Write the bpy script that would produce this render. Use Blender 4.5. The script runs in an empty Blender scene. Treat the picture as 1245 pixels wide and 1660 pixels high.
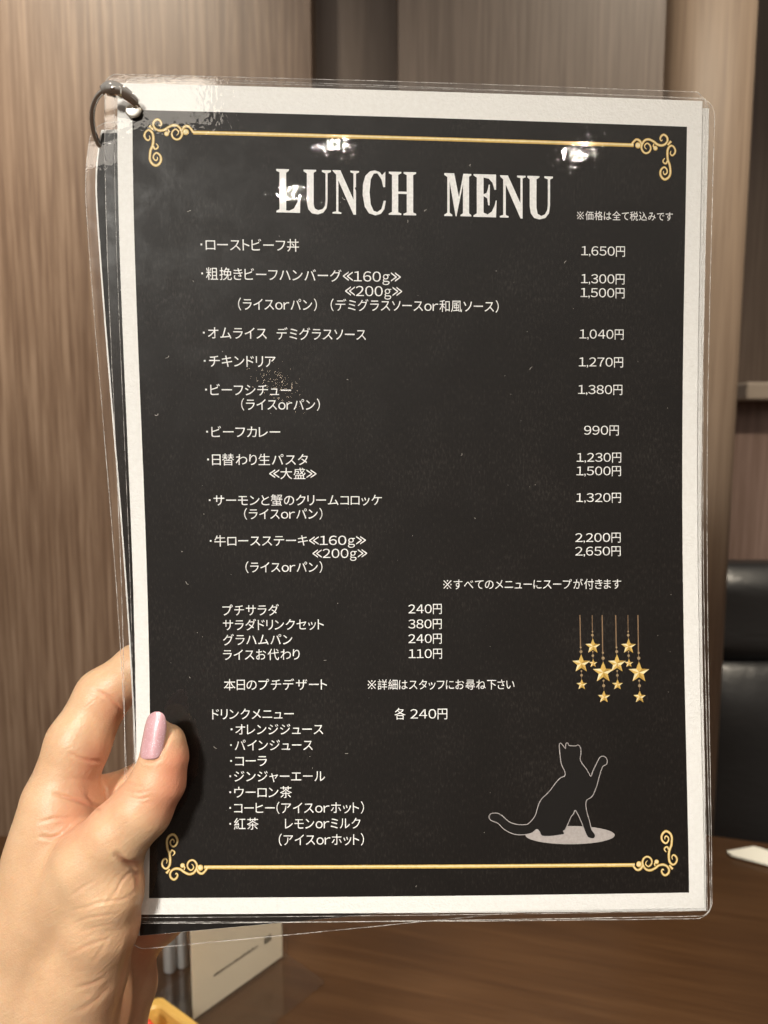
import bpy, bmesh, math, random
import numpy as np
from mathutils import Vector, Matrix
from mathutils.geometry import tessellate_polygon

random.seed(7)
rng = np.random.default_rng(7)
sc = bpy.context.scene
COL = sc.collection
R = math.radians

# ------------------------------------------------------------------ camera
CAM = np.array([0.0, 0.0, 1.18])
PITCH = R(6.3)
F = 1151.0                                   # focal length in photo pixels (1245 x 1660)
cd = bpy.data.cameras.new('camera')
cd.sensor_fit = 'VERTICAL'
cd.sensor_height = 36.0
cd.sensor_width = 27.0
cd.lens = 36.0 * F / 1660.0
cd.clip_start = 0.01
cd.clip_end = 100
cd.dof.use_dof = True
cd.dof.focus_distance = 0.258
cd.dof.aperture_fstop = cd.lens / 2.1
cam = bpy.data.objects.new('camera', cd)
COL.objects.link(cam)
cam.location = CAM
cam.rotation_euler = (math.pi / 2 - PITCH, 0, 0)
sc.camera = cam

# ------------------------------------------------------------------ world, lamps, exposure
sc.view_settings.view_transform = 'Standard'
sc.view_settings.look = 'None'
sc.view_settings.exposure = 0.0
sc.view_settings.gamma = 1.0
sc.view_settings.use_curve_mapping = False
sc.cycles.use_denoising = True
sc.cycles.max_bounces = 10
sc.cycles.transparent_max_bounces = 24
sc.cycles.caustics_reflective = False
sc.cycles.caustics_refractive = False
sc.cycles.sample_clamp_indirect = 6.0

w = bpy.data.worlds.new('World')
sc.world = w
w.use_nodes = True
bg = w.node_tree.nodes['Background']
bg.inputs['Color'].default_value = (1.0, 0.86, 0.72, 1)
bg.inputs['Strength'].default_value = 0.28
# the room around: dim brown below (floor, seats), brighter walls and ceiling above
_t = w.node_tree
_tc = _t.nodes.new('ShaderNodeTexCoord')
_sx = _t.nodes.new('ShaderNodeSeparateXYZ')
_rp = _t.nodes.new('ShaderNodeValToRGB')
_mr = _t.nodes.new('ShaderNodeMapRange')
_mr.inputs['From Min'].default_value = -1
_t.links.new(_tc.outputs['Generated'], _sx.inputs[0])
_t.links.new(_sx.outputs['Z'], _mr.inputs['Value'])
_t.links.new(_mr.outputs[0], _rp.inputs[0])
_e = _rp.color_ramp.elements
_e.new(.5)
_e.new(.66)
for _el, (_p, _c) in zip(_e, ((.30, (.26, .17, .115, 1)), (.50, (.40, .29, .22, 1)), (.66, (1.0, .90, .80, 1)), (.80, (1.4, 1.28, 1.14, 1)))):
    _el.position = _p
    _el.color = _c
_t.links.new(_rp.outputs[0], bg.inputs['Color'])


def lamp(name, loc, target, size, power, color, spread=180, shape='DISK', size_y=None):
    l = bpy.data.lights.new(name, 'AREA')
    l.shape = shape
    l.size = size
    if size_y:
        l.size_y = size_y
    l.energy = power
    l.color = color
    l.spread = R(spread)
    o = bpy.data.objects.new(name, l)
    COL.objects.link(o)
    o.location = loc
    d = Vector(target) - Vector(loc)
    o.rotation_euler = d.to_track_quat('-Z', 'Y').to_euler()
    LAMPS.append(o)
    return o


LAMPS = []
WARM = (1.0, 0.80, 0.58)
NEUT = (1.0, 0.90, 0.78)
KEYC = (1.0, 0.96, 0.88)
BOOTH = (1.0, 0.88, 0.70)
# the lamp left of the photographer that throws the hand's shadow to the right
lamp('key_downlight', (-0.58, -0.85, 1.78), (0.01, 0.25, 1.04), 0.20, 1.3, KEYC, spread=38)
# ceiling downlights behind the photographer, the ones mirrored in the laminate
lamp('ceiling_downlight', (0.01, -2.70, 2.65), (0, 0.2, 1.1), 0.028, .24, NEUT, spread=60)
lamp('ceiling_downlight', (0.145, -1.98, 2.65), (0, 0.2, 1.1), 0.028, .18, NEUT, spread=60)
lamp('ceiling_downlight', (1.19, -2.15, 2.66), (0, 0.2, 1.1), 0.028, .18, NEUT, spread=60)
lamp('wall_lamp', (-0.19, -4.0, 1.61), (0, 0.2, 1.1), 0.07, .10, WARM)
# a ceiling light panel
lamp('ceiling_panel', (-0.62, -1.42, 2.66), (-0.62, -1.4199, 1.2), 0.64, 5.8, NEUT, shape='RECTANGLE', size_y=0.55)
# downlights above the booth that wash the panelling and the table
lamp('booth_downlight', (-0.50, -0.10, 2.3), (-0.44, 0.72, 1.44), 0.10, 2.45, BOOTH, spread=46)
lamp('booth_downlight', (0.55, 0.05, 2.3), (0.46, 0.74, 1.05), 0.10, 2.7, BOOTH, spread=66)

lamp('card_fill_lamp', (0.50, 0.36, 1.85), (-0.10, 0.50, 0.82), 0.08, .75, BOOTH, spread=45)  # added fill lamp that brightens the beige card, not a known fixture

# ------------------------------------------------------------------ frames of reference
cp, sp = math.cos(PITCH), math.sin(PITCH)


def c2w(p):
    """camera frame in mm (x right, y down, z away) -> world metres"""
    p = np.asarray(p, float) / 1000.0
    x, y, z = p[..., 0], p[..., 1], p[..., 2]
    return np.stack([x, z * cp - y * sp, -z * sp - y * cp], -1) + CAM


def ray(px, py):
    d = np.array([(px - 622.5) / F, (py - 830) / F, 1.0])
    return c2w(d * 1000.0) - CAM


def on_y(px, py, Y):
    d = ray(px, py)
    return CAM + d * (Y / d[1])


TABLE_Z = 0.75


def on_z(px, py, Z=TABLE_Z):
    d = ray(px, py)
    return CAM + d * ((Z - CAM[2]) / d[2])


# the bent sheet of the menu: pose and bend measured from its printed frame
POSE = np.array([5.55489949e-02, -4.01104185e-02, -5.07817331e-03, 1.27093745e+01, -1.78886188e+00, 2.61660566e+02])
BEND = [(2, 0, .666610582), (1, 1, -7.75937793), (0, 2, -7.61764988), (0, 3, -4.4188315), (1, 2, -.105682427),
        (2, 1, -.109387635), (0, 4, 2.91576349), (1, 3, 5.02698284)]


def rodr(r):
    th = np.linalg.norm(r)
    k = r / th
    K = np.array([[0, -k[2], k[1]], [k[2], 0, -k[0]], [-k[1], k[0], 0]])
    return np.eye(3) + math.sin(th) * K + (1 - math.cos(th)) * K @ K


RS = rodr(POSE[:3])


def sheet_cam(u, v, z=0.0):
    """u right, v down (mm from the sheet's centre), z behind it (mm) -> camera frame mm"""
    u = np.asarray(u, float)
    v = np.asarray(v, float)
    a = np.clip(u / 105., -1.12, 1.12)
    b = np.clip(v / 148.5, -1.1, 1.1)
    d = sum(c * a ** i * b ** j for i, j, c in BEND)
    P = np.stack([u, v, d + z], -1)
    return P @ RS.T + POSE[3:]


def sheet(u, v, z=0.0):
    return c2w(sheet_cam(u, v, z))


def proj_cam(P):
    return 622.5 + F * P[..., 0] / P[..., 2], 830 + F * P[..., 1] / P[..., 2]


def uv(px, py, z=0.0):
    """photo position -> position on the sheet in mm (arrays allowed)"""
    px = np.asarray(px, float)
    py = np.asarray(py, float)
    u = (px - 622) / 4.5
    v = (py - 830) / 4.5
    e = 1e-3
    for _ in range(12):
        x0, y0 = proj_cam(sheet_cam(u, v, z))
        x1, y1 = proj_cam(sheet_cam(u + e, v, z))
        x2, y2 = proj_cam(sheet_cam(u, v + e, z))
        a, b, c, d = (x1 - x0) / e, (x2 - x0) / e, (y1 - y0) / e, (y2 - y0) / e
        det = a * d - b * c
        ex, ey = px - x0, py - y0
        u = u + (d * ex - b * ey) / det
        v = v + (-c * ex + a * ey) / det
    return u, v


# ------------------------------------------------------------------ objects
def thing(name, label, cat, loc=(0, 0, 0), group=None):
    o = bpy.data.objects.new(name, None)
    COL.objects.link(o)
    o.empty_display_size = 0.02
    o.location = Vector([float(c) for c in loc])
    tag(o, label, cat, group)
    return o


def tag(o, label, cat, group=None):
    o['label'] = label
    o['category'] = cat
    if group:
        o['group'] = group
    return o


def origin_of(o):
    v = Vector((0, 0, 0))
    while o is not None:
        v += o.location
        o = o.parent
    return np.array(v)


def mesh(name, verts, faces, mat, parent=None, smooth=True, uvs=None, label=None):
    """verts in world metres"""
    verts = np.asarray(verts, float)
    if parent is None:
        org = np.array([verts[:, 0].mean(), verts[:, 1].mean(), verts[:, 2].min()])
    else:
        org = origin_of(parent)
    me = bpy.data.meshes.new(name)
    me.from_pydata((verts - org).tolist(), [], [list(map(int, f)) for f in faces])
    if uvs is not None:
        l = me.uv_layers.new(name='UVMap')
        idx = np.empty(len(me.loops), dtype=np.int32)
        me.loops.foreach_get('vertex_index', idx)
        l.data.foreach_set('uv', np.asarray(uvs, np.float32)[idx].ravel())
    if smooth:
        me.polygons.foreach_set('use_smooth', [True] * len(me.polygons))
    me.materials.append(mat)
    me.update()
    o = bpy.data.objects.new(name, me)
    COL.objects.link(o)
    if parent is None:
        o.location = Vector(org)
    else:
        o.parent = parent
    if label:
        o['label'] = label
    return o


def box(p0, p1, name, mat, parent=None, bevel=0.0, seg=3, rotz=0.0, pivot=None):
    """axis box p0..p1 (world), bevelled, optionally turned about a pivot"""
    bm = bmesh.new()
    bmesh.ops.create_cube(bm, size=1)
    p0 = np.array(p0, float)
    p1 = np.array(p1, float)
    for v in bm.verts:
        v.co = Vector(((p0 + p1) / 2 + np.array(v.co) * (p1 - p0)))
    if bevel:
        bmesh.ops.bevel(bm, geom=bm.edges[:], offset=bevel, segments=seg, affect='EDGES', profile=0.5)
    V = np.array([v.co[:] for v in bm.verts])
    bm.verts.index_update()
    Fc = [[v.index for v in f.verts] for f in bm.faces]
    bm.free()
    if rotz:
        pv = np.array(pivot if pivot is not None else (p0 + p1) / 2)
        c, s = math.cos(rotz), math.sin(rotz)
        d = V - pv
        V = np.stack([d[:, 0] * c - d[:, 1] * s, d[:, 0] * s + d[:, 1] * c, d[:, 2]], -1) + pv
    o = mesh(name, V, Fc, mat, parent, smooth=False)
    return o


def tube(pts, rad, closed=False, n=8, flat=None):
    """swept tube; pts world (N,3), rad scalar or array; returns verts, faces"""
    P = np.asarray(pts, float)
    N = len(P)
    rad = np.broadcast_to(np.asarray(rad, float), (N,))
    if closed:
        T = np.roll(P, -1, 0) - np.roll(P, 1, 0)
    else:
        T = np.gradient(P, axis=0)
    T /= np.linalg.norm(T, axis=1)[:, None] + 1e-12
    up = np.array([0.13, 0.9, 0.3])
    up = up - T[0] * (up @ T[0])
    up /= np.linalg.norm(up)
    V = []
    for i in range(N):
        up = up - T[i] * (up @ T[i])
        up /= np.linalg.norm(up)
        s = np.cross(T[i], up)
        for k in range(n):
            a = 2 * math.pi * k / n
            V.append(P[i] + rad[i] * (math.cos(a) * up + math.sin(a) * s))
    Fc = []
    for i in range(N if closed else N - 1):
        j = (i + 1) % N
        for k in range(n):
            k2 = (k + 1) % n
            Fc.append([i * n + k, i * n + k2, j * n + k2, j * n + k])
    if not closed:
        Fc.append(list(range(n))[::-1])
        Fc.append([(N - 1) * n + k for k in range(n)])
    return V, Fc


def crom(pts, n=6, closed=False):
    P = np.asarray(pts, float)
    if closed:
        Q = np.vstack([P[-1], P, P[0], P[1]])
        m = len(P)
    else:
        Q = np.vstack([2 * P[0] - P[1], P, 2 * P[-1] - P[-2]])
        m = len(P) - 1
    out = []
    for i in range(m):
        p0, p1, p2, p3 = Q[i:i + 4]
        for t in np.linspace(0, 1, n, endpoint=False):
            out.append(0.5 * (2 * p1 + (p2 - p0) * t + (2 * p0 - 5 * p1 + 4 * p2 - p3) * t ** 2 + (3 * p1 - p0 - 3 * p2 + p3) * t ** 3))
    if not closed:
        out.append(P[-1])
    return np.array(out)


# ------------------------------------------------------------------ materials
class NT:
    def __init__(self, name):
        self.m = bpy.data.materials.new(name)
        self.m.use_nodes = True
        self.t = self.m.node_tree
        self.t.nodes.clear()
        self.out = self.n('ShaderNodeOutputMaterial')

    def n(self, kind, **kw):
        nd = self.t.nodes.new(kind)
        for k, v in kw.items():
            if hasattr(nd, k):
                setattr(nd, k, v)
            else:
                nd.inputs[k].default_value = v
        return nd

    def l(self, a, b):
        self.t.links.new(a, b)

    def bsdf(self, color=(.5, .5, .5), rough=.5, **kw):
        b = self.n('ShaderNodeBsdfPrincipled')
        b.inputs['Base Color'].default_value = (*color, 1)
        b.inputs['Roughness'].default_value = rough
        for k, v in kw.items():
            b.inputs[k.replace('_', ' ')].default_value = v
        self.l(b.outputs[0], self.out.inputs[0])
        return b

    def ramp(self, fac, stops):
        r = self.n('ShaderNodeValToRGB')
        e = r.color_ramp.elements
        while len(e) < len(stops):
            e.new(0.5)
        for el, (p, c) in zip(e, stops):
            el.position = p
            el.color = (*c, 1) if len(c) == 3 else c
        self.l(fac, r.inputs[0])
        return r.outputs[0]

    def coord(self, kind='Object', scale=(1, 1, 1), rot=(0, 0, 0)):
        c = self.n('ShaderNodeTexCoord')
        mp = self.n('ShaderNodeMapping')
        mp.inputs['Scale'].default_value = scale
        mp.inputs['Rotation'].default_value = rot
        self.l(c.outputs[kind], mp.inputs[0])
        return mp.outputs[0]

    def noise(self, co, scale, detail=4, rough=.55, dist=0.0):
        t = self.n('ShaderNodeTexNoise')
        t.inputs['Scale'].default_value = scale
        t.inputs['Detail'].default_value = detail
        t.inputs['Roughness'].default_value = rough
        t.inputs['Distortion'].default_value = dist
        self.l(co, t.inputs['Vector'])
        return t.outputs['Fac']

    def bump(self, h, strength, dist=.001, normal=None):
        b = self.n('ShaderNodeBump')
        b.inputs['Strength'].default_value = strength
        b.inputs['Distance'].default_value = dist
        self.l(h, b.inputs['Height'])
        if normal is not None:
            self.l(normal, b.inputs['Normal'])
        return b.outputs[0]

    def mixc(self, fac, a, b):
        m = self.n('ShaderNodeMix', data_type='RGBA')
        if isinstance(fac, (int, float)):
            m.inputs[0].default_value = fac
        else:
            self.l(fac, m.inputs[0])
        for s, x in ((6, a), (7, b)):
            if isinstance(x, tuple):
                m.inputs[s].default_value = (*x, 1)
            else:
                self.l(x, m.inputs[s])
        return m.outputs[2]

    def math(self, op, a, b=0.0, c=None):
        m = self.n('ShaderNodeMath', operation=op)
        for s, x in ((0, a), (1, b)):
            if isinstance(x, (int, float)):
                m.inputs[s].default_value = x
            else:
                self.l(x, m.inputs[s])
        return m.outputs[0]


def flat_mat(name, color, rough=.5, **kw):
    t = NT(name)
    t.bsdf(color, rough, **kw)
    return t.m


def paper_mat():
    t = NT('white_paper')
    b = t.bsdf((.80, .785, .75), .75)
    co = t.coord('UV', (1, 1, 1))
    n = t.noise(co, 60, 5, .6)
    t.l(t.ramp(n, [(.3, (.77, .75, .715)), (.7, (.83, .815, .785))]), b.inputs['Base Color'])
    n2 = t.noise(co, 110, 5, .6)
    t.l(t.bump(n2, .5, .0005), b.inputs['Normal'])
    return t.m


def ink_mat(name, color, rough=.6):
    t = NT(name)
    b = t.bsdf(color, rough)
    b.inputs['Specular IOR Level'].default_value = .3
    co = t.coord('UV', (1, 1, 1))
    n = t.noise(co, 90, 4, .6)
    c = tuple(x * .88 for x in color)
    d = tuple(min(1, x * 1.1) for x in color)
    t.l(t.ramp(n, [(.3, c), (.7, d)]), b.inputs['Base Color'])
    return t.m


def thin_fresnel(t, ior):
    """the same reflectance from both sides of a thin clear sheet"""
    g = t.n('ShaderNodeNewGeometry')
    mr = t.n('ShaderNodeMapRange')
    mr.inputs['To Min'].default_value = ior
    mr.inputs['To Max'].default_value = 1.0 / ior
    t.l(g.outputs['Backfacing'], mr.inputs['Value'])
    fr = t.n('ShaderNodeFresnel')
    t.l(mr.outputs[0], fr.inputs['IOR'])
    return fr


def film_mat(name='clear_laminate', bump=1.0):
    """glossy clear laminate: see-through, mirrors the lamps, slightly grainy"""
    t = NT(name)
    co = t.coord('UV', (1, 1, 1))
    cos = t.coord('UV', (1.0, .7, 1))
    g = t.noise(cos, 62, 1, .5)                 # fine grain drawn out along the sheet
    g2 = t.noise(co, 22, 3, .55)
    g3 = t.noise(co, 4.0, 2, .5)
    nb = t.bump(g, .17 * bump, .00025)
    nb = t.bump(g2, .018 * bump, .0012, nb)
    nb = t.bump(g3, .022 * bump, .004, nb)
    fr = thin_fresnel(t, 1.50)
    gl = t.n('ShaderNodeBsdfGlossy')
    gl.inputs['Roughness'].default_value = .022
    gl.inputs['Color'].default_value = (1, 1, 1, 1)
    t.l(nb, gl.inputs['Normal'])
    gl2 = t.n('ShaderNodeBsdfGlossy')
    gl2.inputs['Roughness'].default_value = .34
    t.l(nb, gl2.inputs['Normal'])
    mg = t.n('ShaderNodeMixShader')
    sm = t.noise(co, 7.5, 5, .62, .6)
    t.l(t.ramp(sm, [(.42, (.05,) * 3), (.66, (.26,) * 3)]), mg.inputs[0])   # smudges and fingerprints
    t.l(gl.outputs[0], mg.inputs[1])
    t.l(gl2.outputs[0], mg.inputs[2])
    tr = t.n('ShaderNodeBsdfTransparent')
    tr.inputs['Color'].default_value = (.985, .985, .985, 1)
    mx = t.n('ShaderNodeMixShader')
    t.l(fr.outputs[0], mx.inputs[0])
    t.l(tr.outputs[0], mx.inputs[1])
    t.l(mg.outputs[0], mx.inputs[2])
    t.l(mx.outputs[0], t.out.inputs[0])
    return t.m


def film_rim_mat():
    t = NT('laminate_cut_edge')
    b = t.n('ShaderNodeBsdfPrincipled')
    b.inputs['Base Color'].default_value = (.85, .82, .78, 1)
    b.inputs['Roughness'].default_value = .25
    tr = t.n('ShaderNodeBsdfTransparent')
    mx = t.n('ShaderNodeMixShader')
    co = t.coord('Object', (1, 1, 1))
    n = t.noise(co, 160, 3, .7)
    t.l(t.ramp(n, [(.34, (.04,) * 3), (.72, (.6,) * 3)]), mx.inputs[0])
    t.l(tr.outputs[0], mx.inputs[1])
    t.l(b.outputs[0], mx.inputs[2])
    t.l(mx.outputs[0], t.out.inputs[0])
    return t.m


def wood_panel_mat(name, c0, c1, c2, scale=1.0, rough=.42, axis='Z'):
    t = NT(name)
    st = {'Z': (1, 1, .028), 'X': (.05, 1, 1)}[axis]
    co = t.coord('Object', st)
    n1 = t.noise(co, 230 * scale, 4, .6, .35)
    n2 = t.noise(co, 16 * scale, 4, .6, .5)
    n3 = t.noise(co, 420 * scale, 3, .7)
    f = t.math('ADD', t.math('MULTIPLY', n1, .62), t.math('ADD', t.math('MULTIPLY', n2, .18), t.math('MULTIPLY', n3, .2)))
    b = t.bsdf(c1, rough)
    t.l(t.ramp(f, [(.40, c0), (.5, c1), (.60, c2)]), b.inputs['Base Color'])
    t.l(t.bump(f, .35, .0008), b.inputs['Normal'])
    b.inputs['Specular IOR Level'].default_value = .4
    return t.m


def skin_mat():
    t = NT('skin')
    b = t.bsdf((.62, .36, .24), .42)
    co = t.coord('Object', (1, 1, 1))
    n = t.noise(co, 55, 5, .6)
    base = t.ramp(n, [(.3, (.57, .352, .205)), (.7, (.66, .435, .262))])
    fine = t.noise(co, 700, 3, .7)
    base = t.mixc(t.ramp(fine, [(.38, (.30,) * 3), (.62, (0, 0, 0))]), base, (.58, .33, .20))
    at = t.n('ShaderNodeAttribute', attribute_name='blush')
    col = t.mixc(t.math('MULTIPLY', at.outputs['Fac'], .75), base, (.68, .245, .15))
    t.l(col, b.inputs['Base Color'])
    b.inputs['Subsurface Weight'].default_value = .18
    b.inputs['Subsurface Radius'].default_value = (.9, .32, .16)
    b.inputs['Subsurface Scale'].default_value = .0035
    b.inputs['Specular IOR Level'].default_value = .42
    # fine skin lines running across the thumb and pores
    cs = t.coord('Object', (1, 1, 1), (0, R(38), 0))
    mp = t.n('ShaderNodeMapping')
    mp.inputs['Scale'].default_value = (.35, 1, 1.6)
    t.l(cs, mp.inputs[0])
    ln = t.noise(mp.outputs[0], 900, 3, .6, .4)
    v = t.n('ShaderNodeTexVoronoi')
    v.inputs['Scale'].default_value = 1500
    t.l(co, v.inputs['Vector'])
    wr = t.noise(mp.outputs[0], 260, 4, .6, .8)
    nb = t.bump(ln, .24, .0003)
    nb = t.bump(v.outputs['Distance'], .3, .0002, nb)
    nb = t.bump(wr, .32, .0008, nb)
    t.l(nb, b.inputs['Normal'])
    return t.m


def nail_mat():
    t = NT('glitter_nail_polish')
    b = t.bsdf((.60, .30, .36), .28)
    b.inputs['Metallic'].default_value = .25
    b.inputs['Coat Weight'].default_value = 1.0
    b.inputs['Coat Roughness'].default_value = .10
    co = t.coord('Object', (1, 1, 1))
    v = t.n('ShaderNodeTexVoronoi')
    v.inputs['Scale'].default_value = 5200
    t.l(co, v.inputs['Vector'])
    n = t.noise(co, 120, 3, .6)
    base = t.ramp(n, [(.3, (.64, .33, .35)), (.7, (.76, .46, .50))])
    sep = t.n('ShaderNodeSeparateColor')
    t.l(v.outputs['Color'], sep.inputs[0])
    gl = t.ramp(sep.outputs[0], [(.955, (0, 0, 0)), (.97, (1, 1, 1))])
    t.l(t.mixc(gl, base, (.92, .78, .86)), b.inputs['Base Color'])
    nm = t.bump(v.outputs['Distance'], .25, .0003)
    t.l(nm, b.inputs['Normal'])
    return t.m


M_PAPER = paper_mat()
def black_ink():
    t = NT('black_print')
    b = t.bsdf((.01, .009, .008), .6)
    b.inputs['Specular IOR Level'].default_value = .25
    n = t.noise(t.coord('UV', (1, .34, 1)), 150, 3, .65)
    n2 = t.noise(t.coord('UV', (1, 1, 1)), 3.2, 3, .55)
    f = t.math('ADD', t.math('MULTIPLY', n, .72), t.math('MULTIPLY', n2, .28))
    t.l(t.ramp(f, [(.40, (.0030, .0021, .0015)), (.54, (.0056, .0040, .0031)), (.68, (.023, .019, .016))]), b.inputs['Base Color'])
    return t.m


M_BLACK = black_ink()
M_WHITE = ink_mat('white_print', (.80, .79, .77))
M_GOLD = ink_mat('gold_print', (.62, .40, .10))
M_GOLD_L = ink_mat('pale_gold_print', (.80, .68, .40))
M_GOLD_D = ink_mat('dark_gold_print', (.42, .25, .05))
M_COPPER = ink_mat('copper_print', (.23, .145, .08))
M_BEAD = ink_mat('bead_print', (.34, .24, .13))
M_GREY = ink_mat('grey_print', (.40, .36, .34))
M_LINE = ink_mat('pale_grey_print', (.36, .33, .32))
M_CAT = ink_mat('cat_black_print', (.0048, .004, .0035))
M_FILM = film_mat()
M_RIM = film_rim_mat()
M_CHROME = flat_mat('polished_nickel', (.90, .87, .83), .10, Metallic=1.0)
M_SKIN = skin_mat()
M_NAIL = nail_mat()

# ------------------------------------------------------------------ the booth: panels, table, bench
wall_l = wood_panel_mat('brown_wood_laminate', (.112, .069, .046), (.165, .110, .077), (.235, .166, .121))
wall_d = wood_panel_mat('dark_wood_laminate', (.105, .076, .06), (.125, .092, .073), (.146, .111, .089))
wall_g = wood_panel_mat('greyed_wood_laminate', (.150, .116, .095), (.182, .143, .119), (.22, .175, .147))
pil_m = wood_panel_mat('tan_wood_laminate', (.21, .150, .108), (.25, .183, .132), (.29, .215, .157), rough=.55)

YW = 0.72


def panel(name, label, px0, px1, Y, mat, thick=.03, zb=.70, zt=2.0, x0=None, x1=None):
    xa = on_y(px0, 60, Y)[0] if x0 is None else x0
    xb = on_y(px1, 60, Y)[0] if x1 is None else x1
    o = box((xa, Y, zb), (xb, Y + thick, zt), name, mat, None, bevel=.0012, seg=2)
    return tag(o, label, 'wall panel')


panel('wall_panel', 'wide brown wood grain wall panel behind the hand and ring', None, 505, YW, wall_l, x0=-1.1, thick=.08)
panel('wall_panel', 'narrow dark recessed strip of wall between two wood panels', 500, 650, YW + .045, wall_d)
panel('wall_panel', 'greyish brown wall panel behind the top edge of the menu', 645, 1079, YW, wall_g, thick=.08)

# rounded pillar right of the panels: a turned profile swept up
PC = on_y(1150, 60, YW + .10)
prof = []
xa = on_y(1083, 60, YW + .02)[0]
xb = on_y(1243, 0, YW + .02)[0]
rr = (xb - xa) / 2
for k in range(33):
    a = math.pi * (k / 32)
    ca, sa = math.cos(a), math.sin(a)
    prof.append((xa + rr - rr * math.copysign(abs(ca) ** .8, ca), YW + .085 - .075 * abs(sa) ** .35))
prof += [(xb, YW + .25), (xa, YW + .25)]
V = [(x, y, .70) for x, y in prof] + [(x, y, 2.0) for x, y in prof]
n = len(prof)
Fc = [[i, (i + 1) % n, n + (i + 1) % n, n + i] for i in range(n)] + [list(range(n))[::-1], list(range(n, 2 * n))]
tag(mesh('pillar', V, Fc, pil_m, smooth=False), 'tan rounded pillar between the wall panel and the black bench', 'pillar')
for p in bpy.data.objects['pillar'].data.polygons:
    p.use_smooth = len(p.vertices) == 4

# far wall of the booth with its ledge
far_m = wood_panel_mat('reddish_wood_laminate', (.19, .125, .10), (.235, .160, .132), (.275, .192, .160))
YF = 1.12
zl = on_y(1230, 634, YF - .04)[2]
o = box((on_y(1150, 634, YF)[0], YF, .5), (1.6, YF + .04, zl - .014), 'wall_panel', far_m, None, bevel=.001)
tag(o, 'reddish brown far panel between the grey ledge and the leather bench', 'wall panel')
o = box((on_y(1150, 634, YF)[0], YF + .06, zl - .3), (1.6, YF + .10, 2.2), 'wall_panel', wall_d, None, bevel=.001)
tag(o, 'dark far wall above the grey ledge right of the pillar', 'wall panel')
led_m = flat_mat('pale_grey_ledge', (.36, .30, .245), .4)
o = box((on_y(1211, 634, YF - .05)[0], YF - .05, zl - .014), (1.6, YF + .055, zl + .013), 'ledge', led_m, None, bevel=.004)
tag(o, 'pale grey ledge on the far wall above the bench', 'ledge')

# table
t = NT('walnut_table_top')
b = t.bsdf((.12, .065, .035), .32)
co = t.coord('Object', (.05, 1, 1))
n1 = t.noise(co, 55, 5, .65, .6)
n2 = t.noise(co, 9, 4, .6, .8)
n3 = t.noise(co, 260, 3, .7)
f = t.math('ADD', t.math('MULTIPLY', n1, .42), t.math('ADD', t.math('MULTIPLY', n2, .36), t.math('MULTIPLY', n3, .22)))
t.l(t.ramp(f, [(.36, (.044, .020, .0085)), (.5, (.064, .030, .0125)), (.64, (.092, .046, .020))]), b.inputs['Base Color'])
t.l(t.bump(f, .3, .0006), b.inputs['Normal'])
M_TABLE = t.m
edge_m = flat_mat('dark_table_edge', (.05, .03, .02), .4)
TR = R(-15)
far = on_z(1163, 1372)                           # a point of the far edge
tb = thing('table', 'brown wood table under the menu with diagonal grain', 'table', (far[0], far[1], TABLE_Z))
tb.rotation_euler = (0, 0, TR)


def local_box(p0, p1, name, mat, parent, bevel=.0):
    """box in the turned frame of its thing"""
    bm = bmesh.new()
    bmesh.ops.create_cube(bm, size=1)
    p0 = np.array(p0, float)
    p1 = np.array(p1, float)
    for v in bm.verts:
        v.co = Vector(((p0 + p1) / 2 + np.array(v.co) * (p1 - p0)))
    if bevel:
        bmesh.ops.bevel(bm, geom=bm.edges[:], offset=bevel, segments=3, affect='EDGES', profile=.5)
    me = bpy.data.meshes.new(name)
    bm.to_mesh(me)
    bm.free()
    me.materials.append(mat)
    o = bpy.data.objects.new(name, me)
    COL.objects.link(o)
    o.parent = parent
    return o


local_box((-.95, -.85, -.003), (.75, .02, 0), 'tabletop', M_TABLE, tb, .001)
local_box((-.95, -.85, -.035), (.75, .02, -.0032), 'table_edge', edge_m, tb, .002)

# black leather bench behind the pillar
t = NT('black_leather')
b = t.bsdf((.016, .016, .017), .38)
v = t.n('ShaderNodeTexVoronoi')
v.inputs['Scale'].default_value = 420
t.l(t.coord('Object'), v.inputs['Vector'])
lw = t.noise(t.coord('Object', (1, 1, 2.2)), 16, 4, .6, .8)
t.l(t.bump(v.outputs['Distance'], .25, .0004, t.bump(lw, .16, .008)), b.inputs['Normal'])
M_LEATHER = t.m
YB = .90
z1, z2, z3 = on_y(1215, 918, YB)[2], on_y(1215, 1078, YB)[2], on_y(1215, 1420, YB)[2]
xl = on_y(1120, 1100, YB)[0]
bench = thing('bench', 'black leather bench back beyond the table, right of pillar', 'bench', (xl + .5, YB + .06, z3))


def cushion(za, zb_, y0, depth, name):
    V, Fc = [], []
    nu, nv = 20, 20
    for i in range(nv + 1):
        a = -math.pi / 2 + math.pi * i / nv
        cz = math.copysign(abs(math.sin(a)) ** .75, math.sin(a))
        cy = abs(math.cos(a)) ** .5
        for j in range(nu + 1):
            x = xl + 1.1 * j / nu
            e = 1 - .35 * max(0, 1 - (x - xl) / .03) ** 2
            V.append((x, y0 - depth * cy * e + .002 * math.sin(9 * x + i), (za + zb_) / 2 + (zb_ - za) / 2 * cz))
    m = nu + 1
    for i in range(nv):
        for j in range(nu):
            Fc.append([i * m + j, i * m + j + 1, (i + 1) * m + j + 1, (i + 1) * m + j])
    # flat back
    Fc.append([i * m for i in range(nv + 1)])
    Fc.append([i * m + nu for i in range(nv + 1)][::-1])
    Fc.append([j for j in range(m)][::-1] + [nv * m + j for j in range(m)])
    mesh(name, V, Fc, M_LEATHER, bench)


cushion(z2 - .004, z1, YB + .05, .052, 'head_cushion')
cushion(z3, z2 + .004, YB + .05, .070, 'back_cushion')

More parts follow.
